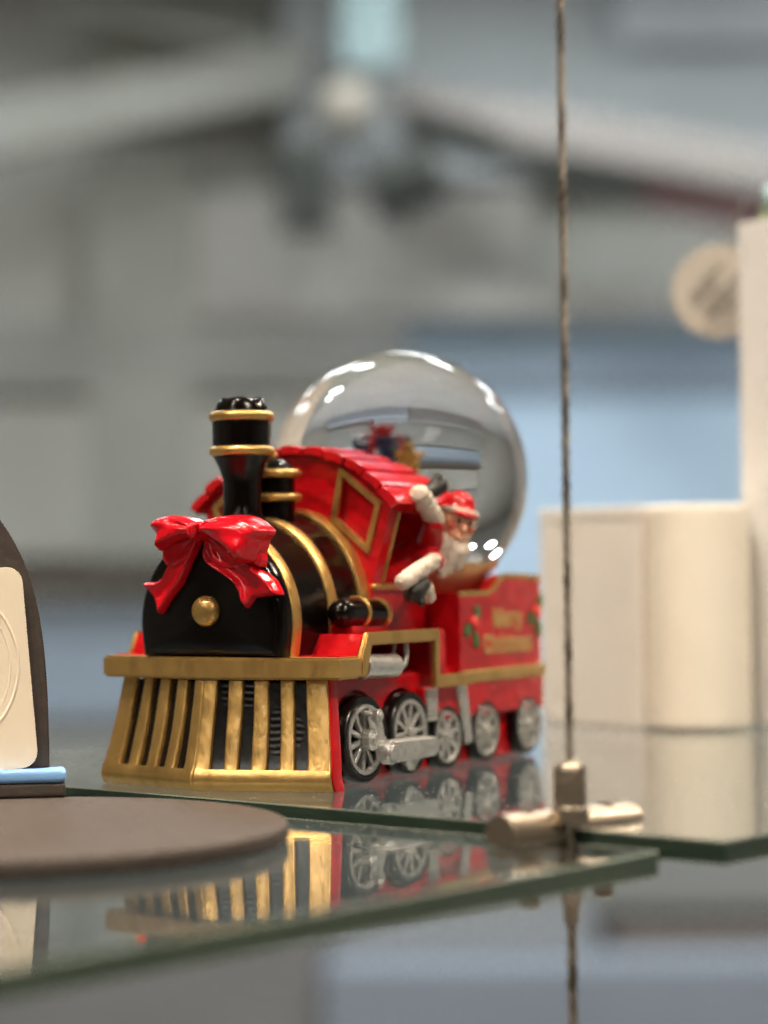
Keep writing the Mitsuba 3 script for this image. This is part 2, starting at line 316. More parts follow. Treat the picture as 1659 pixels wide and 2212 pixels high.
def bg(x, y, Y):
    d = ray(x, y); return cam_o + d * (Y / d[1])
def slab(name, label, category, mat, x0, x1, y0, y1, Y, depth, dy=0.0, parent=None):
    """An upright board or cabinet whose front, at Y metres, reaches from x0..x1 and y0..y1 as sighted."""
    p, q = bg(x0, y1, Y), bg(x1, y0, Y)
    m = man_tri(rbox(p[0], q[0], Y, Y + depth, p[2], q[2], 0.012, 8))
    k = obj(name, m, mat, parent, xf=None)
    if label: tag(k, label, category)
    return k
def beam(name, label, category, mat, a, b, h, t, parent=None):
    a, b = np.asarray(a), np.asarray(b); d = (b - a) / np.linalg.norm(b - a); s = np.cross(d, [0, 0, 1]); s /= np.linalg.norm(s)
    m = man_tri(hullpts([p + s * i * t / 2 + np.array([0, 0, 1]) * j * h / 2 for p in (a, b) for i in (-1, 1) for j in (-1, 1)], 0.01, 8))
    k = obj(name, m, mat, parent, xf=None)
    if label: tag(k, label, category)
    return k
# upper part
slab('bulkhead', 'blue grey bulkhead across the top right of the blurred background', 'bulkhead', 'wall_slate', 610, 2300, -400, 390, 7.0, 0.15)
slab('wall_panel', 'dark olive wall panel at upper left above the pale sloping beam', 'wall panel', 'wall_olive', 190, 600, 60, 260, 7.05, 0.1)
slab('wall_panel', 'warm light grey wall panel in the blurred background left of the globe top', 'wall panel', 'wall_warm', 418, 1150, 400, 689, 7.06, 0.1)
slab('column', 'greenish grey square column left of the light wall panel', 'column', 'column_green', 190, 415, 340, 1215, 7.06, 0.1)
beam('ceiling_beam', 'pale beam sloping up to the right at upper left', 'beam', 'beam_light', bg(-320, 340, 6.3), bg(640, 155, 6.9), 0.15, 0.12)
beam('ceiling_beam', 'thin pale rail sloping down at the very top left', 'beam', 'beam_light', bg(120, 5, 6.9), bg(600, 115, 6.9), 0.03, 0.05)
beam('ceiling_beam', 'rose grey beam sloping down to the right at upper right', 'beam', 'beam_rose', bg(880, 225, 6.7), bg(1900, 410, 5.4), 0.10, 0.10)
k = numbered('light_track')
beam('rail', None, None, 'dark_metal', bg(890, 268, 6.6), bg(1400, 406, 6.0), 0.085, 0.06, k)
beam('rail', None, None, 'dark_red', bg(1405, 407, 6.0), bg(1900, 511, 5.4), 0.09, 0.06, k)
tag(k, 'dark light track under the rose grey beam at upper right', 'light track')
p = bg(658, 395, 6.3)
k = numbered('loudspeaker')
obj('body', man_tri(rbox(p[0] - .075, p[0] + .075, p[1], p[1] + .12, p[2] - .125, p[2] + .11, .012, 8)), 'dark_metal', k, xf=None)
obj('bracket', man_tri(rbox(p[0] - .015, p[0] + .015, p[1] + .118, 7.2, p[2] - .02, p[2] + .02, .006, 8)), 'dark_metal', k, xf=None)
tag(k, 'tall dark blurred loudspeaker on a wall bracket at upper centre', 'loudspeaker')
p = bg(872, 392, 6.3)
k = numbered('track_spotlight')
obj('head', trimesh.creation.cylinder(.085, .2, transform=T().translate(p.tolist()).rotate([0, 1, 0], 75).matrix.numpy().astype(float) if False else trimesh.transformations.translation_matrix(p) @ trimesh.transformations.rotation_matrix(1.3, [0, 1, 0])), 'dark_metal', k, xf=None)
obj('stem', cyl((p[0], p[1] + .02, p[2]), (p[0], 7.2, p[2]), .014, 10), 'dark_metal', k, xf=None)
tag(k, 'dark green blurred track spotlight right of the loudspeaker', 'spotlight')
p = bg(748, 228, 6.4)
k = numbered('wall_lamp')
obj('shade', trimesh.creation.icosphere(3, .075), 'lamp_cream', k, xf=T().translate(p.tolist()))
obj('arm', cyl((p[0], p[1] + .06, p[2]), (p[0], 7.2, p[2]), .012, 10), 'dark_metal', k, xf=None)
tag(k, 'cream blurred ball wall lamp between the loudspeaker and the cyan banner', 'wall lamp')
slab('banner', 'pale cyan banner hanging at the top centre', 'banner', 'pale_cyan', 738, 862, -160, 140, 6.5, 0.02)
slab('banner', 'pale lilac banner at the top right corner of the picture', 'banner', 'pale_lilac', 1330, 1900, -300, 95, 6.9, 0.02)
# middle and lower part
slab('rail_board', 'dim grey horizontal board above the pale blue display', 'board', 'counter_grey', 700, 2200, 600, 690, 6.6, 0.12)
k = numbered('display_wall')
slab('panel', None, None, 'pale_blue', 885, 2300, 685, 1620, 6.8, 0.1, parent=k)
slab('strip', None, None, 'mid_blue', 1000, 2300, 790, 850, 6.77, 0.035, parent=k)
tag(k, 'large pale blue display wall behind the globe and the white boxes', 'display wall')
slab('cabinet', 'long grey brown cabinet front at the left behind the loco chimney', 'cabinet', 'counter_grey', -600, 880, 690, 860, 7.06, 0.1)
slab('wall_panel', 'plain grey green wall panel low at the left behind the black boiler', 'wall panel', 'wall_grey', -600, 880, 861, 1215, 7.065, 0.1)
slab('counter', 'dark counter top low at the left behind the train', 'counter', 'dark_brown', -700, 780, 1222, 1290, 6.2, 0.45)
slab('cabinet', 'blue grey counter front under the dark counter top', 'cabinet', 'mid_blue', -700, 860, 1292, 1560, 6.3, 0.35)
slab('plinth', 'light grey plinth under the blue grey counter front', 'plinth', 'plinth_grey', -900, 2300, 1565, 1990, 6.25, 0.4)
slab('low_bench', 'dark brown bench low at the right behind the cable', 'bench', 'bench_brown', 1330, 2300, 2005, 2120, 6.12, 0.3)
slab('podium', 'grey podium at the bottom left under the shelf', 'podium', 'podium_grey', -900, 690, 2005, 2480, 5.85, 0.25)
slab('podium', 'blue grey podium at the bottom right under the shelf', 'podium', 'podium_blue', 700, 2300, 2075, 2480, 5.8, 0.25)
slab('bench', 'blue grey bench top low at the centre behind the shelf edge', 'bench', 'bench_blue', 700, 1290, 1990, 2090, 6.1, 0.2)

# ------------------------------------------------------------------ glass shelves
sd1 = np.array([-0.979, 0.203]); sd2 = np.array([0.203, 0.979])      # (L, A): along the seam to the left, and backwards along the front edges
K = np.array([1360.0, -367.0])
TH = 43.0
def shelf(name, poly, top, label, emat, bw):
    k = name
    pn = ext(poly.buffer(-2.2 - bw, join_style=1), TH - 0.8, 'LA', top - TH + 0.4)
    obj('pane', pn, 'shelf_glass', k, smooth=False)
    ring = poly.difference(poly.buffer(-1.6, join_style=1))
    obj('edge', ext(ring, TH - 5, 'LA', top - TH + 2.5), emat, k, smooth=False)
    r2 = poly.buffer(-0.9, join_style=1).difference(poly.buffer(-2.0 - bw, join_style=1))
    obj('bevel', cat(ext(r2, 2.3, 'LA', top - 2.4), ext(r2, 2.3, 'LA', top - TH + .1)), 'edge_bevel', k, smooth=False)
    return tag(k, label, 'glass shelf')
rear_poly = Polygon([K, K + sd1 * 2500, K + sd1 * 2500 + sd2 * 5200, K + sd2 * 5200]).buffer(-6).buffer(6)
shelf('glass_shelf', rear_poly, 0.0, 'clear glass shelf with dark green edge carrying the toy train', 'shelf_edge', 0)
K2 = np.array([1240.0, -352.0])
front_poly = Polygon([K2, K2 + sd1 * 2350, K2 + sd1 * 2350 - sd2 * 4200, K2 - sd2 * 4200]).buffer(-22).buffer(22)
shelf('glass_shelf_001', front_poly, -25.0, 'nearer clear glass shelf mirroring the cowcatcher and carrying the brown disc stand', 'edge_near', 3)

rd_ = np.random.default_rng(3)
def specks(poly, n, z):
    x0, y0, x1, y1 = poly.bounds; out = []
    while len(out) < n:
        p = rd_.uniform((x0, y0), (x1, y1))
        if poly.contains(Point(p)):
            r_ = rd_.uniform(.5, 1.7); a = rd_.uniform(0, 2 * PI)
            out.append(trimesh.Trimesh([(p[0] + r_ * math.cos(a + t) * rd_.uniform(.6, 1.5), p[1] + r_ * math.sin(a + t) * rd_.uniform(.6, 1.5), z + h) for h in (.12, .6) for t in (0, 1.6, 3.1, 4.7)],
                       [(0, 2, 1), (0, 3, 2), (4, 5, 6), (4, 6, 7), (0, 1, 5), (0, 5, 4), (1, 2, 6), (1, 6, 5), (2, 3, 7), (2, 7, 6), (3, 0, 4), (3, 4, 7)], process=False))
    return cat(*out)
scene['dust_grey'] = two(pr(base_color=rgb(0.45, 0.43, 0.40), roughness=0.9))
obj('dust', cat(specks(rear_poly.intersection(sbox(-600, -420, 1400, 700)), 1500, 0), specks(front_poly.intersection(sbox(200, -800, 1250, -90)), 900, -25)), 'dust_grey', smooth=False)
labels['dust'] = {'label': 'fine grey dust specks scattered on the glass shelves', 'category': 'dust', 'kind': 'stuff'}

# ------------------------------------------------------------------ steel cable and clamp
CX = (1047.0, -318.0)
def helix(z0, z1, R, ph, pitch_, n):
    z = np.linspace(z0, z1, n); a = ph + z * 2 * PI / pitch_
    return np.stack([CX[0] + R * np.cos(a), CX[1] + R * np.sin(a), z], 1)
k = 'steel_cable'
zs = (-1300, 2600)
def strands(z0, z1, k_, n):
    for j in range(3):
        h = helix(z0, z1, 4.2 * k_, j * 2 * PI / 3, 92 * k_, n)
        wv = meshkit.noise(h * np.array([.2, .2, .02]) + j * 9)
        obj('strand', tube(h, k_ * (3.7 + 1.0 * (wv - .5)), 9), 'rope_steel', k, smooth=True)
strands(-150, zs[1], 1.0, 700)
strands(zs[0], -152, 1.25, 260)
zc = (CEIL + .06 - SHELF_Z) / S
obj('run', cat(cyl((CX[0], CX[1], zs[1]), (CX[0], CX[1], zc), 7, 12), cyl((CX[0], CX[1], -SHELF_Z / S), (CX[0], CX[1], zs[0]), 7, 12)), 'rope_steel', k)
tag(k, 'thin twisted steel cable hanging vertically right of the globe', 'cable')
k = 'shelf_clamp'
pa, pb = np.array([955.0, -418.0, -10.0]), np.array([1074.0, -113.0, -10.0])
bar = tri_man(cyl(pa, pb, 43, 48))
cut = tri_man(ext(rear_poly.buffer(1), TH + 3, 'LA', -TH - 1.5)) + tri_man(ext(front_poly.buffer(1), TH + 3, 'LA', -25 - TH - 1.5))
cut = cut + m3.Manifold.cube((3000, 3000, 100)).translate((0, -1500, -150))
bd = (pb - pa) / np.linalg.norm(pb - pa)
obj('jaw', man_tri(bar - cut), 'nickel', k, smooth=30)
obj('post', lathe([(0, 126), (10, 126), (18, 123), (26, 117), (29.5, 109), (30, 98), (30, 96), (28.3, 95), (28.3, 92), (30, 91), (30, 44), (31, 42), (33.5, 40), (33.5, 12), (0, 12)], 40, c=(CX[0], CX[1], 0)), 'nickel', k, smooth=40)
obj('thimble', lathe([(0, -48), (24, -48), (24, -85), (20, -100), (15, -118), (13, -150), (0, -150)], 28, c=(CX[0], CX[1], -20)), 'nickel', k)
low = tri_man(cyl(pa + (0, 0, -36), pb + (0, 0, -36), 40, 32)) - m3.Manifold.cube((3000, 3000, 200)).translate((0, -1500, -68.5))
obj('under_jaw', man_tri(low), 'nickel', k)
ss = m3.Manifold.cylinder(6, 15, 14, 24) - m3.Manifold.cube((40, 4, 8)).translate((-20, -2, 3.5))
for q in (pa + bd * 62, pb - bd * 62):
    obj('set_screw', man_tri(ss), 'rope_steel', k, xf=TRAIN @ T().translate([q[0], q[1], q[2] + 40.5]), smooth=30)
for q in (pa + bd * 70, pb - bd * 70):
    obj('screw', lathe([(0, -72), (19, -72), (19, -135), (16, -139), (0, -139)], 24, c=(q[0], q[1], 0)), 'nickel', k)
tag(k, 'nickel plated cross clamp holding both glass shelves to the cable', 'clamp')

# ------------------------------------------------------------------ display stand at the left
k = 'display_stand'
XD = TRAIN
obj('disc_base', lathe([(0, -24.5), (505, -24.5), (511, -22), (515, -15), (515, 2), (511, 9), (504, 12), (0, 12)], 128, c=(115, -757, 0)), 'brown_wood', k, smooth=40)
# local frame facing the camera: x to the right, y away, z up, at the bar's right end
B0 = N0 + yaw_a * (-318 * S) + yaw_l * (-92 * S); B0[2] = SHELF_Z + 12.3 * S
rz = 9
XB = T().translate(B0.tolist()).rotate([0, 0, 1], rz).scale(S)
obj('bar', man_tri(rbox(-420, 0, 0, 70, 0, 30, 7)), 'brown_wood', k, xf=XB)
obj('strip', man_tri(rbox(-425, 2, -4, 74, 30.5, 58, 9)), 'strip_blue', k, xf=XB)
from scipy.interpolate import CubicSpline
ap = np.array([(-32, 58.5), (-36, 230), (-51, 374), (-84, 490), (-142, 588), (-226, 656), (-330, 682)], float)
cs = CubicSpline(np.arange(7), ap)(np.linspace(0, 6, 49))
arch = Polygon(np.vstack([cs, np.stack([-660 - cs[::-1, 0], cs[::-1, 1]], 1)[1:]]))
arch = arch.buffer(12).buffer(-24).buffer(12).union(sbox(-626, 58.5, -32, 120))
am = ext(arch, 26, 'LH', 42, r=3)
obj('back_board', am, 'brown_wood', k, xf=XB, smooth=40)
card = affinity.rotate(sbox(-420, 61, -54, 478).buffer(-34).buffer(34), 4.6, origin=(-66, 61))
cm = ext(card, 9, 'LH', 26, r=2)
def rings(c, radii, A):
    out = []
    for r, w in radii:
        t = np.linspace(0, 2 * PI, 90)
        out.append(tube(np.stack([c[0] + r * np.cos(t), np.full_like(t, A), c[1] + r * 1.05 * np.sin(t)], 1), w, 8, close=False))
    return cat(*out)
obj('card', cm, 'card_white', k, xf=XB, smooth=40)
obj('emboss', rings((-262, 270), ((168, 3.6), (152, 2.2), (118, 3), (80, 3)), 26.5), 'card_white', k + '__card', xf=XB, smooth=True)
tag(k, 'round brown display stand with pale blue strip and embossed cream card', 'display stand')
labels[k + '__strip'] = {'label': 'pale blue strip on the front bar'}
labels[k + '__card'] = {'label': 'cream card with embossed rings'}

# ------------------------------------------------------------------ boxes at the right, on the shelf behind the train
def box_at(name, p, q, depth, h, mat, label, category, lid=True):
    """Carton whose front bottom edge runs p -> q, both (L, A)."""
    p, q = np.array(p, float), np.array(q, float); d = q - p; w = np.linalg.norm(d); ang = math.degrees(math.atan2(d[1], d[0]))
    X = TRAIN @ T().translate([p[0], p[1], 0.6]).rotate([0, 0, 1], ang)
    obj('body', man_tri(rbox(0, w, 0, depth, 0, h - 40 if lid else h, 5)), mat, name, xf=X)
    if lid: obj('lid', man_tri(rbox(-3, w + 3, -3, depth + 3, h - 38, h, 6)), mat, name, xf=X)
    return tag(name, label, category)
box_at('white_carton', (-236, 2262), (168, 2094), 330, 655, 'box_white', 'squat off white carton behind the tail of the train', 'carton')
obj('body', lathe([(0, 0.6), (140, 0.6), (148, 8), (150, 20), (150, 630), (147, 648), (138, 655), (0, 657)], 72, c=(310, 2195, 0)), 'canister_cream', 'cream_canister', smooth=40)
tag('cream_canister', 'warm cream round canister between the two white cartons', 'canister')
box_at('tall_carton', (400, 2330), (800, 2164), 300, 1500, 'tall_white', 'tall off white carton cut by the right edge of the picture', 'carton', lid=False)
k = 'bottle_stopper'
obj('knob', trimesh.creation.icosphere(3, 34), 'teal_knob', k, xf=TRAIN @ T().translate([490, 2400, 1588]))
obj('sprig', man_tri(hullpts([(440, 2400, 1504), (550, 2370, 1504), (450, 2410, 1560), (530, 2390, 1552)], 4)), 'leaf_green', k)
tag(k, 'small pale teal ornament with green base on top of the tall carton', 'ornament')
k = 'round_tag'
tagc = np.array([253.0, 2560.0, 1330.0])
XT = TRAIN @ T().translate(tagc.tolist()).rotate([0, 0, 1], 20)
obj('disc', lathe([(0, -3), (146, -3), (148, -1), (148, 1), (146, 3), (0, 3)], 64, 'A'), 'kraft_tag', k, xf=XT)
def line_marks(rows):
    out = []
    r = random.Random(5)
    for y, x0, x1, h in rows:
        x = x0
        while x < x1:
            w = r.uniform(5, 13); out.append(trimesh.creation.box(bounds=[(x, -4.2, y - h / 2), (min(x + w, x1), -3.4, y + h / 2)])); x += w + r.uniform(3, 6)
    t = cat(*out); t.apply_transform(trimesh.transformations.rotation_matrix(math.radians(-46), [0, 1, 0])); return t
obj('print', line_marks([(52, -70, 66, 15), (30, -84, 20, 22), (-8, -90, 84, 13), (-34, -70, 60, 20), (-64, -40, 44, 12)]), 'print_ink', k, xf=XT)
obj('string', tube([tagc + (30, 0, 140), tagc + (60, -20, 220), tagc + (110, -60, 262)], 2.5, 6), 'kraft_tag', k)
tag(k, 'round kraft paper tag with slanting dark print left of the tall carton', 'tag')

# ================================================================== the toy train
TT = 'toy_train'
tag(TT, 'glossy red, black and gold resin toy train with a glass snow globe on its tender', 'toy train')
# --- cowcatcher: surface of one side, u from nose to corner, v from shelf up
def cc(s, u, v, d=0.0):
    b0, b1 = np.array([0, 2, 3.0]), np.array([s * 306, 82, 3.0]); t0, t1 = np.array([0, 54, 236.0]), np.array([s * 270, 130, 236.0])
    b, t = b0 + (b1 - b0) * u, t0 + (t1 - t0) * u
    sag = 4 * math.sin(PI * min(max(v, 0), 1)) + 16 * max(0, 1 - v / 0.09) ** 2 - 3 * math.exp(-((v - .13) / .06) ** 2)
    p = b + (t - b) * v
    n = np.array([s * 0.26, -0.95, 0.16])
    return p + n * (d - sag)
def cc_strip(s, ua, ub, v0, v1, nv, front, back, rd=5.0, wob=0.0):
    """A bar of the cowcatcher between ua(v) and ub(v), rounded towards the front."""
    secs = []
    for i in range(nv + 1):
        v = v0 + (v1 - v0) * i / nv
        a, b = ua(v), ub(v); w = (b - a); e = rd / 300.0
        fr = front + wob * (meshkit.noise(np.array([ua(0) * 31 + s, v * 6, 0.5])) - .5)
        prof = [(a, back), (a, fr - rd), (a + e * .3, fr - rd * .3), (a + e, fr), (a + w * .5, fr + .8), (b - e, fr), (b - e * .3, fr - rd * .3), (b, fr - rd), (b, back)]
        secs.append([cc(s, u, v, d) for u, d in prof])
    return loft(secs)
top_f = [0.0, .112, .200, .320, .408, .530, .622, .733, .826, 1.0]
bot_f = [0.0, .115, .224, .326, .420, .531, .627, .731, .827, 1.0]
CB = TT + '__cowcatcher'
for s in (-1, 1):
    for i in range(5):
        a = lambda v, i=i: bot_f[2 * i] + (top_f[2 * i] - bot_f[2 * i]) * v + 0.003 * math.sin(v * 7 + i + s)
        b = lambda v, i=i: bot_f[2 * i + 1] + (top_f[2 * i + 1] - bot_f[2 * i + 1]) * v + 0.003 * math.sin(v * 6 + 2 * i + s)
        if i == 0: a = lambda v: 0.0
        if i == 4: b = lambda v: 1.0
        obj('bar', cc_strip(s, a, b, .17, 1.0, 14, 0, -18, wob=2), 'gold_paint', CB, smooth=50)
    obj('base', cc_strip(s, lambda v: 0.0, lambda v: 1.0, 0, .185, 8, 1.5, -18, wob=2), 'gold_paint', CB, smooth=50)
grm = [cc_strip(s, lambda v: 0.0, lambda v: 0.995, 0.02, .99, 14, -13, -60, rd=1) for s in (-1, 1)]
grm.append(man_tri(rbox(-250, 250, 126, 196, 10, 232, 4)))
def grille(p, n, uv): return dr.sin(p.z * 3200 + 3 * N(p.x * 200, p.y * 200)) * 0.5 * mikit.smoothstep(0.5, 0.62, N(p.x * 130, p.y * 130, p.z * 90)) + FB(p.x * 300, p.y * 300, p.z * 300, 2)
scene['grille_black'] = two(bump({'type': 'roughplastic', 'diffuse_reflectance': rgb(0.004, 0.003, 0.0025), 'alpha': 0.07, 'int_ior': 1.5}, grille, 0.00005, 1e-4))
obj('grille', cat(*grm), 'grille_black', CB, smooth=30)
for s in (-1, 1):
    secs = []
    for i in range(9):
        v = i / 8; c = cc(s, 1.0, v, -2); w = 46 - 10 * v
        secs.append([c + (-s * 14, 3, 0), c + (s * 2, 3, 0), c + (s * 4, 8, 0), c + (s * 4, w - 6, 0), c + (0, w, 0), c + (-s * 14, w + 6, 0)])
    obj('flank', loft(secs), 'red_paint', CB, smooth=50)
# --- bumper beam: V shaped gold band
bp = Polygon([(0, 47), (312, 112), (312, 206), (-312, 206), (-312, 112)])
bm = man_tri(tri_man(ext(bp, 48, 'LA', 238, r=5)))
obj('bumper', bm, 'gold_paint', TT, smooth=30)
for s in (-1, 1):
    bar_pts = [(s * 303, 112), (s * 303, 110)]
# --- footplate
side = Polygon([(200, 240), (205, 286), (232, 333), (566, 333), (566, 309), (252, 309), (232, 240)])
obj('footplate', ext(side, 600, 'AH', -300), 'red_paint', TT, smooth=30)
deck = Polygon([(0, 140), (298, 140), (298, 206), (-298, 206), (-298, 140)])
obj('deck', ext(deck, 3.5, 'LA', 285.0), 'red_paint', TT, smooth=30)
trim = Polygon([(203, 241), (206, 288), (233, 337), (568, 337), (568, 229), (733, 229), (733, 200), (543, 200), (543, 309), (252, 309), (228, 241)])
for s in (-1, 1):
    obj('trim', ext(trim, 13, 'AH', 301 if s > 0 else -314, r=3), 'gold_paint', TT, smooth=30)
for s in (-1, 1):
    obj('tender_trim', man_tri(rbox(*sorted((s * 270, s * 287)), 735, 1193, 200, 230, 4)), 'gold_paint', TT, smooth=30)
# --- chassis
ch = rbox(-258, 258, 186, 1188, 7, 240, 8)
arches = []
for (A, H, R) in ((269, 101, 108), (472, 102, 102), (656, 80, 81), (858, 82, 80), (1092, 81, 79)):
    for s in (-1, 1):
        arches.append(tri_man(cyl((s * 238, A, H), (s * 300, A, H), R, 40)))
chm = ch
for q in arches: chm = chm - q
obj('chassis', man_tri(chm), 'red_paint', TT, smooth=30)
obj('underframe', man_tri(rbox(-240, 240, 190, 1170, 0.8, 30, 6)), 'red_paint', TT)
obj('valance', cat(rbox(255, 283, 545, 1186, 120, 201, 6), rbox(-283, -255, 545, 1186, 120, 201, 6), rbox(-285, 285, 570, 648, 226, 333, 6), rbox(-240, 240, 640, 745, 200, 300, 6)), 'red_paint', TT)
# --- wheels
def wheel(A, H, R, nsp, s, fat=1.0, ph=0.0):
    k = numbered(TT + '__wheel')
    L0 = s * 262
    def L(prof): return lathe([(r, s * h) for r, h in prof], 56, 'L', (L0, A, H))
    def fix(t):
        if t.volume < 0: t.invert()
        return t
    obj('tyre', fix(L([(R * .78, -14), (R * .95, -14), (R, -8), (R, 12), (R * .985, 19), (R * .95, 23), (R * .88, 24), (R * .82, 22), (R * .80, 14), (R * .78, 10), (R * .78, -14)])), 'tyre_paint', k, smooth=40)
    obj('rim', fix(L([(R * .72, 4), (R * .80, 4), (R * .80, 23), (R * .79, 25), (R * .71, 25), (R * .69, 22), (R * .68, 14), (R * .72, 4)])), 'silver_paint', k, smooth=40)
    obj('disc', fix(L([(0, -8), (R * .8, -8), (R * .8, 1), (0, 1)])), 'tyre_paint', k, smooth=30)
    obj('hub', fix(L([(0, 4), (R * .17 * fat, 4), (R * .17 * fat, 25), (R * .14 * fat, 30), (R * .07, 31), (R * .06, 36), (0, 37)])), 'silver_paint', k, smooth=40)
    for i in range(nsp):
        a = ph + i * 2 * PI / nsp
        u = np.array([0, math.cos(a), math.sin(a)]); w = np.array([0, -math.sin(a), math.cos(a)]); c = np.array([L0 + s * 15, A, H])
        n = np.array([s * 1.0, 0, 0])
        wi, wo = 3.6 * fat, 2.7 * fat
        pts = [c + u * R * .10 + w * g * wi + n * h for g in (-1, 1) for h in (-6, 4)] + [c + u * R * .75 + w * g * wo + n * h for g in (-1, 1) for h in (-6, 3)]
        obj('spoke', man_tri(hullpts(pts, 2.2, 8)), 'silver_paint', k, smooth=40)
    return k
for s in (1, -1):
    wheel(269, 100, 98, 10, s, 1.0, 0.25)
    wheel(472, 101, 96, 10, s, 1.0, 0.1)
    wheel(656, 79, 76, 8, s, 1.5, 0.3)
    wheel(858, 80, 75, 8, s, 1.5, 0.05)
    wheel(1092, 80, 74, 8, s, 1.5, 0.5)
# --- running gear on both sides
for s in (1, -1):
    g = numbered(TT + '__running_gear')
    def X(l): return s * l
    def hb(pts, r=3): return hullpts([(X(p[0]), p[1], p[2]) for p in pts], r)
    def cy(a, b, r): return cyl((X(a[0]), a[1], a[2]), (X(b[0]), b[1], b[2]), r, 24)
    crank = cat(hb([(296, 262, 150), (296, 284, 158), (296, 300, 66), (296, 330, 74), (304, 268, 150), (304, 290, 150), (304, 305, 70), (304, 325, 74)], 4),
                hb([(298, 284, 110), (298, 326, 100), (298, 336, 62), (298, 300, 58)], 5),
                cy((290, 276, 152), (318, 276, 152), 15), cy((312, 276, 152), (322, 276, 152), 9), hb([(292, 240, 162), (300, 240, 162), (292, 266, 158), (300, 266, 158)], 4),
                cy((286, 269, 100), (306, 269, 100), 24), cy((300, 269, 100), (314, 269, 100), 14))
    obj('crank', crank, 'silver_paint', g, smooth=35)
    rod = cat(hb([(308, 318, 92), (308, 490, 90), (308, 318, 52), (308, 490, 52), (334, 318, 90), (334, 490, 88), (334, 318, 52), (334, 486, 54)], 5),
              cy((306, 310, 70), (330, 310, 70), 27), cy((322, 306, 70), (338, 306, 70), 17), cy((308, 492, 71), (336, 492, 71), 22),
              hb([(296, 420, 52), (296, 480, 52), (306, 430, 52), (306, 476, 52), (298, 440, 22), (304, 452, 22)], 3))
    obj('coupling_rod', rod, 'silver_paint', g, smooth=35)
    cylm = cat(cy((284, 252, 262), (284, 398, 258), 27), cy((284, 244, 262), (284, 256, 262), 30), cy((284, 392, 258), (284, 402, 258), 22))
    obj('piston', cylm, 'silver_paint', g, smooth=35)
    def arc(l, r0, a0): return [(X(l), a0 + r0 * math.sin(t), 262 - 12 + r0 - r0 * math.cos(t)) for t in np.linspace(0, 1.75, 14)]
    obj('pipe', tube([(X(286), 396, 250)] + arc(286, 34, 420) + [(X(286), 452, 306)], 6.5, 12), 'silver_paint', g, smooth=True)
    obj('pipe', tube([(X(270), 392, 268), (X(270), 408, 270), (X(270), 420, 280), (X(270), 424, 300), (X(270), 424, 309)], 6, 12), 'silver_paint', g, smooth=True)
    spr = cat(*[rbox(*(sorted((X(262), X(292)))), 548, 596, 122 + i * 11, 131.5 + i * 11, 3, 8) for i in range(7)])
    obj('spring', spr, 'silver_paint', g, smooth=35)
    obj('strut', cat(hb([(276, 700, 196), (290, 700, 196), (276, 736, 196), (290, 736, 196), (276, 742, 60), (288, 742, 60), (276, 768, 64), (288, 768, 64)], 4)), 'silver_paint', g, smooth=35)
# --- boiler
def arch_sec(R, A, n=56, low=286.0, taper=0.955, e=0.0):
    """Arch section at A: half ellipse about H = 360, growing a little taller towards the cab, and nearly upright flanks to the deck."""
    ry = 206 + 0.125 * (np.clip(A, 105, 460) - 105) + (R - 193)
    a = np.linspace(0, PI, n)
    p = [(R * math.cos(t), A, 360 + ry * math.sin(t)) for t in a]
    hs = np.linspace(360, low, 9)[1:]
    fl = lambda h: R * (1 - (1 - taper) * ((360 - h) / 74.0) ** 1.6)
    return np.array(p + [(-fl(h), A, h) for h in hs] + [(fl(h), A, h) for h in hs[::-1]])
def scaled(sec, k, A):
    c = np.array([0, 0, 368.0]); o = c + (sec - c) * k; o[:, 1] = A
    o[:, 2] = np.maximum(o[:, 2], 286 if k > .8 else 0); return o
R0 = 193
base = arch_sec(R0, 105)
prof = [(0.02, 66), (.3, 67), (.6, 70), (.8, 74), (.875, 77), (.885, 78.5), (.895, 78.5), (.91, 78), (.945, 82), (.97, 88), (.99, 98), (1.0, 112)]
secs_b = [scaled(base, k_, A_) for k_, A_ in prof] + [arch_sec(R0, A_) for A_ in (180, 250, 320, 390, 452)]
obj('boiler', loft(secs_b), 'black_paint', TT, smooth=40)
BO = TT + '__boiler'
for A0, A1, e in ((112, 148, 5), (266, 303, 7), (408, 450, 9)):
    o = arch_sec(R0 + e, 0); secs = []
    for dd, A in ((-6, A0), (0, A0), (0, A0), (0, A1), (0, A1), (-6, A1)):
        q = arch_sec(R0 + e + dd, A); secs.append(q)
    secs = [arch_sec(R0 - 2, A0), arch_sec(R0 + e - 2.5, A0), arch_sec(R0 + e, A0 + 3), arch_sec(R0 + e + .8, (A0 + A1) / 2), arch_sec(R0 + e, A1 - 3), arch_sec(R0 + e - 2.5, A1), arch_sec(R0 - 2, A1)]
    obj('hoop', loft(secs), 'gold_paint', BO, smooth=40)
obj('knob', lathe([(0, 40), (14, 41.5), (24, 46), (31, 53), (34, 62), (33.5, 70), (30, 78), (0, 78)], 48, 'A', (2, 0, 387)), 'gold_paint', BO, smooth=True)
kn = scene[BO + '__knob']
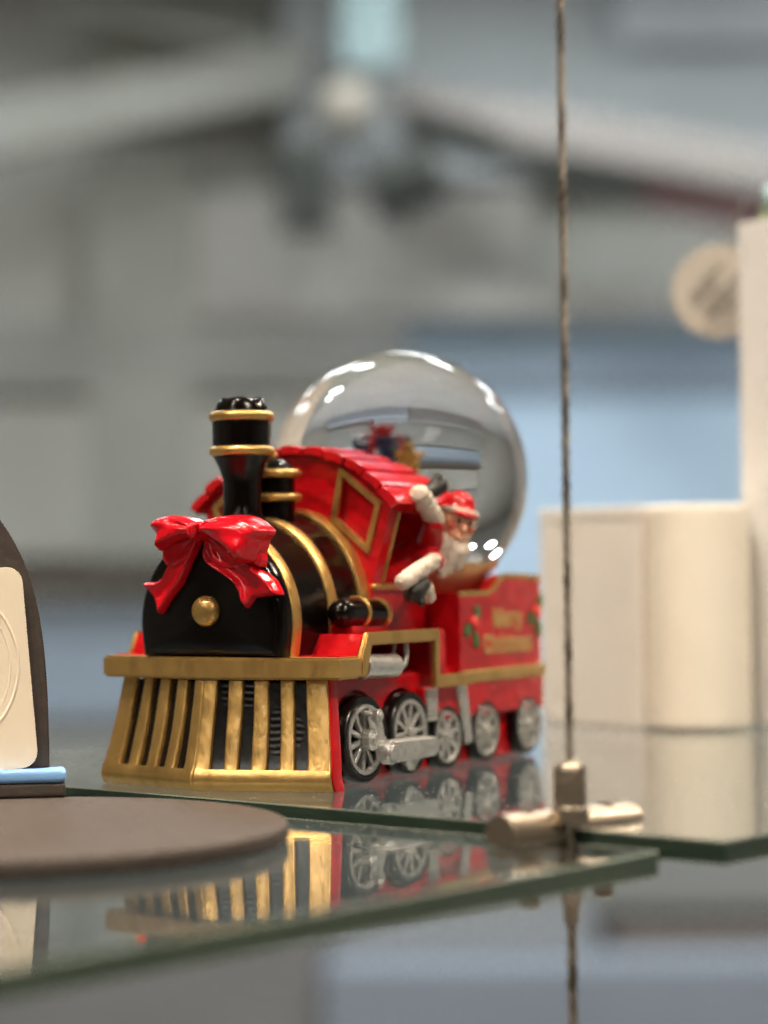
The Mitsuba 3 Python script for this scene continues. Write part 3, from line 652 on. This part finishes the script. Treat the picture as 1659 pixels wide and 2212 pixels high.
# --- chimney
CH = TT + '__chimney'
cA = 217
obj('stack', lathe([(0, 555), (56, 555), (52, 590), (45, 604), (43, 630), (43, 668), (45, 684), (51, 702), (59, 720), (66, 734), (66, 738), (66.5, 760), (67, 790), (67, 822), (62, 830), (0, 830)], 64, c=(0, cA, 0)), 'black_paint', CH, smooth=40)
for h in (744, 822):
    obj('ring', lathe([(62, h - 11), (68, h - 11), (72, h - 8), (74, h - 2), (74, h + 3), (71, h + 8), (66, h + 11), (60, h + 11)], 64, c=(0, cA, 0)), 'gold_paint', CH, smooth=50)
crown = lathe([(62, 829), (61, 836), (57, 847), (51, 857), (46, 862), (40, 862), (35, 857), (33, 840), (0, 838)], 96, c=(0, cA, 0))
v = np.array(crown.vertices); th = np.arctan2(v[:, 1] - cA, v[:, 0]); w = np.clip((v[:, 2] - 838) / 20, 0, 1)
v[:, 2] += w * (1.7 * np.sin(th * 5 + .6) + 0.8 * np.sin(th * 3)) ; rr = 1 + .012 * w * np.sin(th * 8); v[:, 0] *= rr; v[:, 1] = cA + (v[:, 1] - cA) * rr
crown.vertices = v
obj('crown', crown, 'black_paint', CH, smooth=40)
# --- steam dome
DO = TT + '__steam_dome'
dA = 346
obj('body', lathe([(0, 555), (58, 555), (54, 594), (51, 610), (51, 700), (50, 706), (44, 716), (34, 724), (18, 730), (0, 732)], 56, c=(0, dA, 0)), 'black_paint', DO, smooth=40)
for h in (642, 697):
    obj('ring', lathe([(48, h - 10), (58, h - 10), (65, h - 6), (67, h), (65, h + 6), (58, h + 10), (48, h + 10)], 56, c=(0, dA, 0)), 'gold_paint', DO, smooth=50)
obj('finial', trimesh.creation.icosphere(3, 12), 'gold_paint', DO, xf=TRAIN @ T().translate([0, dA, 738]), smooth=True)
# --- air tanks beside the boiler
for s in (1, -1):
    g = numbered(TT + '__air_tank')
    obj('drum', lathe([(0, 229), (10, 230.5), (19, 235), (27, 243), (32, 254), (33.5, 266), (33.5, 322), (0, 322)], 40, 'A', (s * 232, 0, 379)), 'black_paint', g, smooth=True if False else 40)
    obj('band', lathe([(30, 318), (36, 318), (38, 321), (38, 328), (36, 331), (30, 331)], 40, 'A', (s * 232, 0, 379)), 'gold_paint', g, smooth=40)
    obj('drum', lathe([(0, 326), (31, 326), (31.5, 330), (31.5, 408), (0, 408)], 40, 'A', (s * 236, 0, 374)), 'black_paint', g, smooth=40)
    obj('band', lathe([(29, 404), (35, 404), (36.5, 407), (36.5, 415), (35, 418), (0, 418)], 40, 'A', (s * 236, 0, 374)), 'gold_paint', g, smooth=40)
    obj('saddle', cat(rbox(*sorted((s * 188, s * 252)), 268, 440, 330, 352, 5), rbox(*sorted((s * 180, s * 240)), 300, 440, 330, 372, 8)), 'red_paint', g)
# --- cab
CA = TT + '__cab'
R_, C_ = 352.0, 411.0
def roofH(l): return C_ + math.sqrt(R_ * R_ - l * l)
def cab_sec(A):
    ls = np.linspace(-258, 258, 25)
    return [(l, A, roofH(l) - 22) for l in ls] + [(203, A, 437), (203, A, 300), (-203, A, 300), (-203, A, 437)]
cabm = tri_man(loft([cab_sec(446), cab_sec(702)]))
GC, GR = (0.0, 945.0, 702.0), 325.0
cabm = cabm - m3.Manifold.sphere(GR + 7, 96).translate(GC)
cabm = cabm - rbox(-400, 400, 494, 668, 446, 604, 10)
winp = [(123, 709), (228, 627), (195, 515), (99, 592)]
for s in (1, -1):
    w = Polygon([(s * a, b) for a, b in winp])
    cabm = cabm - tri_man(ext(w.buffer(-9, join_style=2), 40, 'LH', 430)) if False else cabm - (tri_man(ext(w.buffer(-9, join_style=2), 30, 'LH', 432)) if ext(w.buffer(-9, join_style=2), 30, 'LH', 432).volume > 0 else tri_man(ext(w.buffer(-9, join_style=2), 30, 'LH', 432)))
obj('wall', man_tri(cabm), 'red_paint', CA, smooth=30)
for s in (1, -1):
    w = Polygon([(s * a, b) for a, b in winp])
    obj('window_frame', ext(w.buffer(3, join_style=2).difference(w.buffer(-11, join_style=2)), 14, 'LH', 438, r=2), 'gold_paint', CA, smooth=30)
    e = 1.5
    lft = lambda h: 203 + (258 - 203) * (h - 437) / (roofH(258) - 22 - 437)
    obj('pillar_trim', tube([(s * (lft(h) + 1), 487, h) for h in np.linspace(448, 606, 8)], 5, 8), 'gold_paint', CA)
    obj('sill', man_tri(rbox(*sorted((s * 200, s * 216)), 440, 690, 428, 442, 5)), 'gold_paint', CA)
nsl = 11
amax = math.asin(282 / R_)
for i in range(nsl):
    a0, a1 = -amax + 2 * amax * i / nsl, -amax + 2 * amax * (i + 1) / nsl
    sg = 1 if (a0 + a1) > 0 else -1
    j1 = rnd.uniform(-2, 2); fr = 425 + rnd.uniform(-4, 4)
    pts, ends = [], []
    m_ = 9
    for t in np.linspace(0, 1, m_):
        a = a0 + (a1 - a0) * (0.01 + .98 * t)
        lift = 5.0 * (t if sg < 0 else 1 - t) * -1 + 4.0 * math.sin(PI * t) ** .6 + j1 * .6
        pts.append((R_ + lift + 3, a))
    outer = [(r * math.sin(a), C_ + r * math.cos(a)) for r, a in pts]
    inner = [((R_ - 19) * math.sin(a), C_ + (R_ - 19) * math.cos(a)) for r, a in pts[::-1]]
    ring = outer + inner
    def end(l, h):
        q = (GR + 8) ** 2 - (l - GC[0]) ** 2 - (h - GC[2]) ** 2
        return min(735.0, GC[1] - math.sqrt(q) if q > 0 else 735.0)
    A1 = [end(l, h) for l, h in ring]
    secs = [[(l + (ring[m_ // 2][0] - l) * .12, fr, h + (ring[m_ // 2][1] - 9 - h) * .18) for l, h in ring], [(l, fr + 5, h) for l, h in ring]] + \
           [[(l, fr + 5 + (e - fr - 5) * q, h) for (l, h), e in zip(ring, A1)] for q in (.35, .7, 1.0)]
    obj('roof_slat', loft(secs), 'red_paint', CA, smooth=40)
# --- tender
TD = TT + '__tender'
tp = [(735, 226), (1190, 226), (1190, 452)]
for t in np.linspace(0, 1, 12):
    tp.append((1190 - (1190 - 985) * t, 452 + 7 * math.sin(PI * t * .5)))
for t in np.linspace(0, 1, 14)[1:]:
    tp.append((985 - 95 * t, 459 - 42 * (t * t * (3 - 2 * t))))
tp += [(735, 417)]
tpoly = Polygon(tp)
tm = tri_man(ext(tpoly, 550, 'AH', -275, r=6)) - m3.Manifold.sphere(GR + 7, 128).translate(GC)
tm = tm - rbox(-240, 240, 760, 1165, 330, 520, 20)
obj('body', man_tri(tm), 'red_paint', TD, smooth=30)
top = LineString(tp[2:])
band = top.buffer(9, cap_style=2).intersection(tpoly.buffer(4))
band = max(getattr(band, 'geoms', [band]), key=lambda g: g.area)
for s in (1, -1):
    obj('rim_trim', ext(band, 7, 'AH', 271 if s > 0 else -278, r=2), 'gold_paint', TD, smooth=30)
def letters(txt, h, A0, A1, H):
    t = meshkit.text_mesh(txt, h, 7.0, bold=True)
    v = np.array(t.vertices); x0, x1 = v[:, 0].min(), v[:, 0].max()
    w = np.stack([272 + v[:, 2], A0 + (v[:, 0] - x0) / (x1 - x0) * (A1 - A0), H + v[:, 1]], 1)
    m_ = trimesh.Trimesh(w, t.faces, process=False)
    if m_.volume < 0: m_.invert()
    return m_
obj('lettering', letters('Merry', 46, 915, 1075, 330), 'letter_gold', TD, smooth=False)
obj('lettering', letters('Christmas', 44, 862, 1128, 268), 'letter_gold', TD, smooth=False)
def leaf(A, H, ang, ln=30, wd=12):
    u = np.array([math.cos(ang), math.sin(ang)]); w = np.array([-u[1], u[0]])
    pts = []
    for t in np.linspace(0, 1, 9):
        r = wd * math.sin(PI * t) ** .8 * (1 + .22 * math.cos(t * 4 * 2 * PI))
        pts.append((u * (t - .5) * ln * 1.0, r))
    poly = Polygon([(A + p[0] + w[0] * r, H + p[1] + w[1] * r) for p, r in pts] + [(A + p[0] - w[0] * r, H + p[1] - w[1] * r) for p, r in pts[::-1]]).buffer(1)
    return ext(poly, 9, 'AH', 272, r=2)
for hA, hH in ((800, 0), (1150, 20)):
    g = numbered(TD + '__holly') if False else TD
    obj('holly_leaf', leaf(hA + 28, 366 + hH, 1.3, 44, 13), 'holly_green', TD)
    obj('holly_leaf', leaf(hA - 24, 328 + hH, .5, 44, 14), 'holly_green', TD)
    obj('holly_leaf', leaf(hA + 20, 303 + hH, -1.1, 46, 14), 'holly_green', TD)
    for dA_, dH_ in ((0, 345), (14, 337), (8, 352)):
        obj('holly_berry', trimesh.creation.icosphere(2, 10), 'berry_red', TD, xf=TRAIN @ T().translate([278, hA + dA_, dH_ + hH]), smooth=True)
# --- snow globe
GB = TT + '__snow_globe'
obj('glass', trimesh.creation.icosphere(6, GR), 'globe_glass', GB, xf=TRAIN @ T().translate(list(GC)), smooth=True)
mound = man_tri((m3.Manifold.sphere(GR - 5, 96).translate(GC)) ^ m3.Manifold.cube((800, 800, 120)).translate((-400, 545, 370)))
obj('snow_base', mound, 'snow_cream', GB, smooth=40)
collar = (m3.Manifold.sphere(GR + 5, 128) - m3.Manifold.sphere(GR + 1, 128)).translate(GC) ^ m3.Manifold.cube((800, 800, 110)).translate((-400, 545, 380))
obj('collar', man_tri(collar), 'snow_cream', GB, smooth=40)
def gift(c, w, h, mat, rib, bow=True):
    k = numbered(GB + '__gift')
    x, y, z = c
    b = rbox(x - w / 2, x + w / 2, y - w / 2, y + w / 2, z, z + h, 3)
    e = 1.5
    rb = cat(rbox(x - 7, x + 7, y - w / 2 - e, y + w / 2 + e, z - 0, z + h + e, 1.4), rbox(x - w / 2 - e, x + w / 2 + e, y - 7, y + 7, z - 0, z + h + e + .6, 1.4))
    if bow: rb = cat(rb, *[hullpts([(x, y, z + h + 4), (x + 20 * math.cos(t), y + 20 * math.sin(t), z + h + 18), (x + 14 * math.cos(t), y + 14 * math.sin(t), z + h + 8)], 5) for t in (0.4, 1.9, 3.5, 5.1)])
    scene[k] = {**mikit.ply(cat(b, rb), rib, smooth=35), 'to_world': TRAIN} if False else {**mikit.ply(man_tri(b), mat, smooth=35), 'to_world': TRAIN}
    scene[k + '_ribbon'] = {**mikit.ply(rb, rib, smooth=35), 'to_world': TRAIN}
gift((0, 945, 490.5), 170, 110, 'gift_red', 'toy_yellow', False)
gift((0, 940, 602.5), 140, 96, 'snow_cream', 'gift_red', False)
gift((-27, 928, 701), 84, 84, 'gift_blue', 'gift_red')
st = [(46 + r_ * math.cos(t), 742 + r_ * math.sin(t)) for i_, t in enumerate(np.arange(10) * PI / 5 + .3) for r_ in ((36, 17)[i_ % 2],)]
obj('star', cat(ext(Polygon(st).buffer(2), 16, 'LH', 896, r=3), rbox(38, 54, 896, 912, 699.5, 722, 4)), 'toy_yellow', GB, smooth=30)

# --- bow on the boiler front, cast as thick folded sheets
BW = TT + '__bow'
def zp(x, y):
    """A point of the bow's outline, traced on the boiler front plane, as (L, H)."""
    d = ray(x * .2116 + 298.6, y * .2116 + 1061.8); o = (cam_o - N0) / S
    t = (70 - o @ yaw_a) / (d @ yaw_a); q = o + d * t
    return (q @ yaw_l, q[2])
def zpoly(pts, sm=8): return Polygon([zp(*p) for p in pts]).buffer(sm).buffer(-2 * sm).buffer(sm)
kx, ky = zp(712, 400)
def dome_(e, w, t): return t * np.sqrt(np.clip(1 - (1 - np.clip(e / w, 0, 1)) ** 2, 0, 1))
def folds(L, H, n, amp, ph, r0=14):
    a = np.arctan2(H - ky, L - kx); r = np.hypot(L - kx, H - ky)
    return amp * np.sin(a * n + ph) * np.clip((r - r0) / 30, 0, 1) * np.exp(-np.clip(r - 40, 0, None) / 90)
def seg_dist(L, H, p, q):
    p, q = np.array(p), np.array(q); d = q - p; t = np.clip(((L - p[0]) * d[0] + (H - p[1]) * d[1]) / (d @ d), 0, 1)
    return np.hypot(L - p[0] - t * d[0], H - p[1] - t * d[1])
def ridge(L, H, pts, w, a):
    z = [zp(*p) for p in pts]; d = np.min([seg_dist(L, H, z[i], z[i + 1]) for i in range(len(z) - 1)], 0)
    return a * np.exp(-(d / w) ** 2)
def part(poly, base, w, t, extra=lambda L, H: 0, back=86, res=3.6):
    f = lambda L, H, e: base + dome_(e, w, t) + extra(L, H) * np.clip(e / 7, 0, 1)
    return puff(poly, f, back, res)
tl = zpoly([(690, 430), (640, 540), (600, 640), (560, 720), (520, 830), (470, 950), (400, 1040), (340, 1120), (290, 1210), (240, 1262), (212, 1180), (185, 1075), (130, 1020), (75, 955), (85, 925), (150, 930), (215, 920), (270, 885), (310, 810), (345, 740), (420, 640), (560, 500)], 2.5)
obj('tail', part(tl, -70, 7, 17, lambda L, H: ridge(L, H, [(640, 520), (560, 700), (450, 930), (330, 1090), (250, 1240)], 7, 9) + ridge(L, H, [(110, 940), (210, 960), (300, 860), (360, 740)], 5, 7) - ridge(L, H, [(500, 640), (400, 880), (260, 1060)], 12, 6)), 'bow_red', BW, smooth=60)
tr = zpoly([(700, 440), (690, 600), (700, 680), (735, 745), (810, 805), (900, 860), (970, 910), (1025, 965), (1060, 1030), (1082, 1110), (1120, 1208), (1160, 1160), (1205, 1085), (1290, 1075), (1380, 1060), (1462, 1055), (1430, 990), (1390, 910), (1320, 850), (1240, 790), (1180, 720), (1050, 640), (850, 540)], 2.5)
obj('tail', part(tr, -70, 7, 17, lambda L, H: ridge(L, H, [(700, 620), (760, 740), (900, 830), (1020, 930), (1110, 1120)], 7, 10) + ridge(L, H, [(1200, 800), (1330, 900), (1440, 1040)], 6, 8) - ridge(L, H, [(860, 690), (1040, 840), (1180, 960)], 14, 6)), 'bow_red', BW, smooth=60)
il = zpoly([(690, 430), (640, 520), (590, 600), (540, 690), (440, 760), (330, 765), (283, 700), (278, 600), (310, 520), (450, 440), (620, 400)], 3)
obj('loop_lining', part(il, -60, 14, 12, lambda L, H: folds(L, H, 16, 2.4, .4) - ridge(L, H, [(640, 480), (480, 600), (350, 660)], 16, 6)), 'bow_red', BW, smooth=60)
ir = zpoly([(730, 430), (700, 520), (740, 620), (790, 720), (900, 790), (1010, 800), (1110, 770), (1200, 740), (1270, 780), (1285, 690), (1250, 560), (1100, 470), (900, 420)], 3)
obj('loop_lining', part(ir, -60, 14, 12, lambda L, H: folds(L, H, 16, 2.4, .9) - ridge(L, H, [(760, 500), (900, 620), (1050, 740)], 18, 6)), 'bow_red', BW, smooth=60)
ol = zpoly([(690, 320), (650, 312), (580, 278), (500, 256), (390, 244), (310, 262), (255, 300), (228, 355), (245, 400), (272, 430), (280, 500), (292, 580), (290, 650), (320, 590), (400, 530), (500, 490), (600, 455), (690, 450)], 3)
obj('loop', part(ol, -50, 24, 40, lambda L, H: folds(L, H, 15, 3.0, .2) + ridge(L, H, [(660, 330), (500, 275), (380, 265), (250, 340)], 6, 5) + ridge(L, H, [(640, 430), (480, 450), (300, 560)], 9, 7) - ridge(L, H, [(640, 375), (450, 350), (300, 400)], 12, 7)), 'bow_red', BW, smooth=60)
orr = zpoly([(730, 330), (770, 300), (830, 272), (920, 250), (1020, 240), (1110, 240), (1190, 262), (1260, 300), (1330, 355), (1372, 405), (1355, 445), (1310, 500), (1295, 560), (1270, 630), (1240, 720), (1175, 735), (1120, 735), (1070, 680), (1010, 600), (940, 530), (870, 480), (790, 445), (730, 450)], 3)
obj('loop', part(orr, -50, 28, 46, lambda L, H: folds(L, H, 15, 3.0, .5) + ridge(L, H, [(760, 330), (940, 262), (1120, 255), (1250, 310), (1360, 410)], 6, 6) + ridge(L, H, [(780, 440), (900, 490), (1010, 590), (1110, 720)], 8, 8) - ridge(L, H, [(790, 350), (1000, 300), (1200, 330), (1330, 430)], 9, 5) + ridge(L, H, [(850, 400), (1050, 460), (1180, 600)], 30, 10)), 'bow_red', BW, smooth=60)
kn_ = zpoly([(650, 345), (690, 308), (740, 304), (790, 320), (770, 380), (755, 440), (730, 500), (690, 500), (650, 450), (640, 395)], 5)
obj('knot', part(kn_, -36, 11, 36, lambda L, H: 2.2 * np.sin((L - kx) * .55 + (H - ky) * .12), res=2.5), 'bow_red', BW, smooth=60)

# --- driver leaning out of the cab: small painted figure with red cap, cream scarf and cuffs, black mittens
DV = TT + '__driver'
hd = np.array([302.0, 676.0, 582.0])
fdir = np.array([0.80, -0.58, -0.12]); fdir /= np.linalg.norm(fdir)
sdir = np.cross(fdir, [0, 0, 1.0]); sdir /= np.linalg.norm(sdir)
tilt = math.radians(14)
udir = np.cross(sdir, fdir)
sdir, udir = sdir * math.cos(tilt) + udir * math.sin(tilt), udir * math.cos(tilt) - sdir * math.sin(tilt)
if sdir @ np.array(yaw_l if False else [0, 1, 0]) < 0: sdir = -sdir
def hp(s, f, u): return hd + sdir * s + fdir * f + udir * u
lo, hi = (170, 560, 430), (385, 770, 690)
def face_f(g):
    d = sd_cap(g, hp(0, 0, 6), hp(0, 4, -18), 43, 36)
    d = smin(d, sd_cap(g, hp(0, 38, 6), hp(0, 48, -8), 5, 9), 8)
    d = smin(d, sd_cap(g, hp(-12, 38, 16), hp(-20, 32, 14), 5), 6)
    d = smin(d, sd_cap(g, hp(12, 38, 16), hp(20, 32, 14), 5), 6)
    d = smin(d, sd_ell(g, hp(0, 34, -30), (12, 12, 9)), 8)
    for q in (-1, 1):
        d = np.maximum(d, -(np.linalg.norm(g - hp(q * 15, 44, 7), axis=-1) - 7))
        d = smin(d, sd_cap(g, hp(q * 42, -4, 4), hp(q * 43, -6, -12), 7), 5)
    d = np.maximum(d, -sd_cap(g, hp(-9, 47, -21), hp(9, 47, -21), 2.6))
    return d
obj('head', surfnet(face_f, lo, hi, 2.6), 'skin_paint', DV, smooth=60)
obj('cheek', cat(*[man_tri(m3.Manifold.sphere(11, 24)).apply_translation(hp(q * 24, 29, -8)) for q in (-1, 1)]), 'cheek_paint', DV, smooth=True)
obj('eye', cat(*[man_tri(m3.Manifold.sphere(5.2, 20)).apply_translation(hp(q * 15, 38.5, 7)) for q in (-1, 1)]), 'eye_paint', DV, smooth=True)
def fl(g, k=0.09, a=4.0): return a * (meshkit.fbm(g * k, 2, 3) - .5) * 2
def ringf(c, r, w, n, a, b):
    def f(g):
        q = g - c; h = q @ n; p = np.hypot((q @ a), (q @ b)); return np.hypot(p - r, h) - w
    return f
def cap_f(g):
    d = sd_cap(g, hp(0, -4, 22), hp(0, -8, 40), 47, 38)
    return np.maximum(d, -((g - hp(0, 0, 22)) @ (udir - .12 * fdir)))
obj('cap', surfnet(cap_f, (200, 590, 540), (390, 790, 720), 3), 'red_paint', DV, smooth=60)
br = ringf(hp(0, -3, 25), 44, 7.5, udir - .12 * fdir, sdir, fdir)
obj('cap_band', surfnet(lambda g: br(g) + fl(g, .09, 2), (200, 560, 540), (390, 790, 680), 2.6), 'cream_fleece', DV, smooth=60)
obj('cap_visor', surfnet(lambda g: np.maximum(np.linalg.norm(np.stack([(g - hp(0, 36, 23)) @ sdir / 34, (g - hp(0, 36, 23)) @ fdir / 30, (g - hp(0, 36, 23)) @ udir / 8], -1), axis=-1) * 8 - 8, -((g - hp(0, 34, 23)) @ fdir)), (230, 560, 540), (400, 760, 680), 2.4), 'red_paint', DV, smooth=60)
def hair(g):
    d = sd_cap(g, hp(-44, -4, 14), hp(-40, -14, -26), 11, 13)
    d = np.minimum(d, sd_cap(g, hp(44, -4, 14), hp(40, -14, -26), 11, 13))
    d = smin(d, sd_cap(g, hp(-30, -36, 0), hp(30, -36, 0), 16), 10)
    return d + fl(g, .10, 3)
obj('hair', surfnet(hair, (190, 560, 500), (390, 790, 660), 3), 'cream_fleece', DV, smooth=60)
nk = udir
s1 = ringf(hp(0, -2, -50), 30, 19, nk * .96 + fdir * .2, sdir, fdir)
def scarf(g):
    d = s1(g)
    d = smin(d, sd_cap(g, hp(-8, 30, -62), hp(-16, 34, -112), 22, 17), 8)
    d = smin(d, sd_cap(g, hp(12, 24, -60), hp(14, 30, -98), 20, 15), 6)
    d = smin(d, sd_cap(g, hp(-34, 10, -50), hp(-44, 22, -100), 24, 16), 8)
    d = smin(d, sd_cap(g, hp(0, 30, -70), hp(-24, 40, -122), 26, 14), 8)
    w = np.sin((g @ sdir) * .42 + 1.3 * np.sin((g @ udir) * .09)) * 2.2
    return d + fl(g, .06, 3) + w
obj('scarf', surfnet(scarf, (190, 540, 420), (400, 780, 640), 3), 'cream_fleece', DV, smooth=60)
def coat(g):
    d = sd_cap(g, (150, 600, 450), (262, 655, 530), 62, 46)
    d = smin(d, sd_cap(g, (262, 620, 535), (288, 585, 575), 30, 24), 12)
    d = smin(d, sd_cap(g, (250, 610, 500), (296, 575, 492), 30, 24), 12)
    return np.maximum(d, 300 - 300 + (445 - g[..., 2]))
obj('coat', surfnet(coat, (80, 530, 400), (350, 740, 640), 4), 'red_paint', DV, smooth=60)
cuffs = lambda a, b, r: (lambda g: sd_cap(g, a, b, r) + fl(g, .07, 3) + 1.6 * np.sin(np.linalg.norm(g - np.array(a), axis=-1) * .30))
obj('cuff', surfnet(cuffs((292, 590, 590), (290, 520, 646), 23), (250, 480, 550), (330, 630, 690), 3), 'cream_fleece', DV, smooth=60)
obj('cuff', surfnet(cuffs((310, 400, 447), (302, 560, 493), 19), (270, 360, 410), (350, 600, 540), 3), 'cream_fleece', DV, smooth=60)
def mit(a, b, th0, th1, r):
    def f(g):
        d = sd_cap(g, a, b, r * .8, r); return smin(d, sd_cap(g, th0, th1, r * .5, r * .42), 5)
    return f
obj('mitten', surfnet(mit((292, 556, 650), (296, 600, 668), (294, 570, 660), (300, 590, 690), 23), (250, 510, 610), (345, 650, 720), 3), 'mitten_paint', DV, smooth=60)
obj('mitten', surfnet(mit((304, 505, 440), (300, 462, 420), (304, 490, 432), (318, 470, 398), 23), (250, 420, 370), (355, 550, 480), 3), 'mitten_paint', DV, smooth=60)
obj('mitten_trim', surfnet(cuffs((304, 520, 428), (302, 532, 412), 17), (270, 490, 380), (340, 570, 460), 3), 'cream_fleece', DV, smooth=60)
labels[DV] = {'label': 'small driver figure in red peaked cap, cream scarf and black mittens leaning out of the cab'}
labels[TT + '__chimney__crown'] = {'label': 'scalloped black crown of the chimney'}
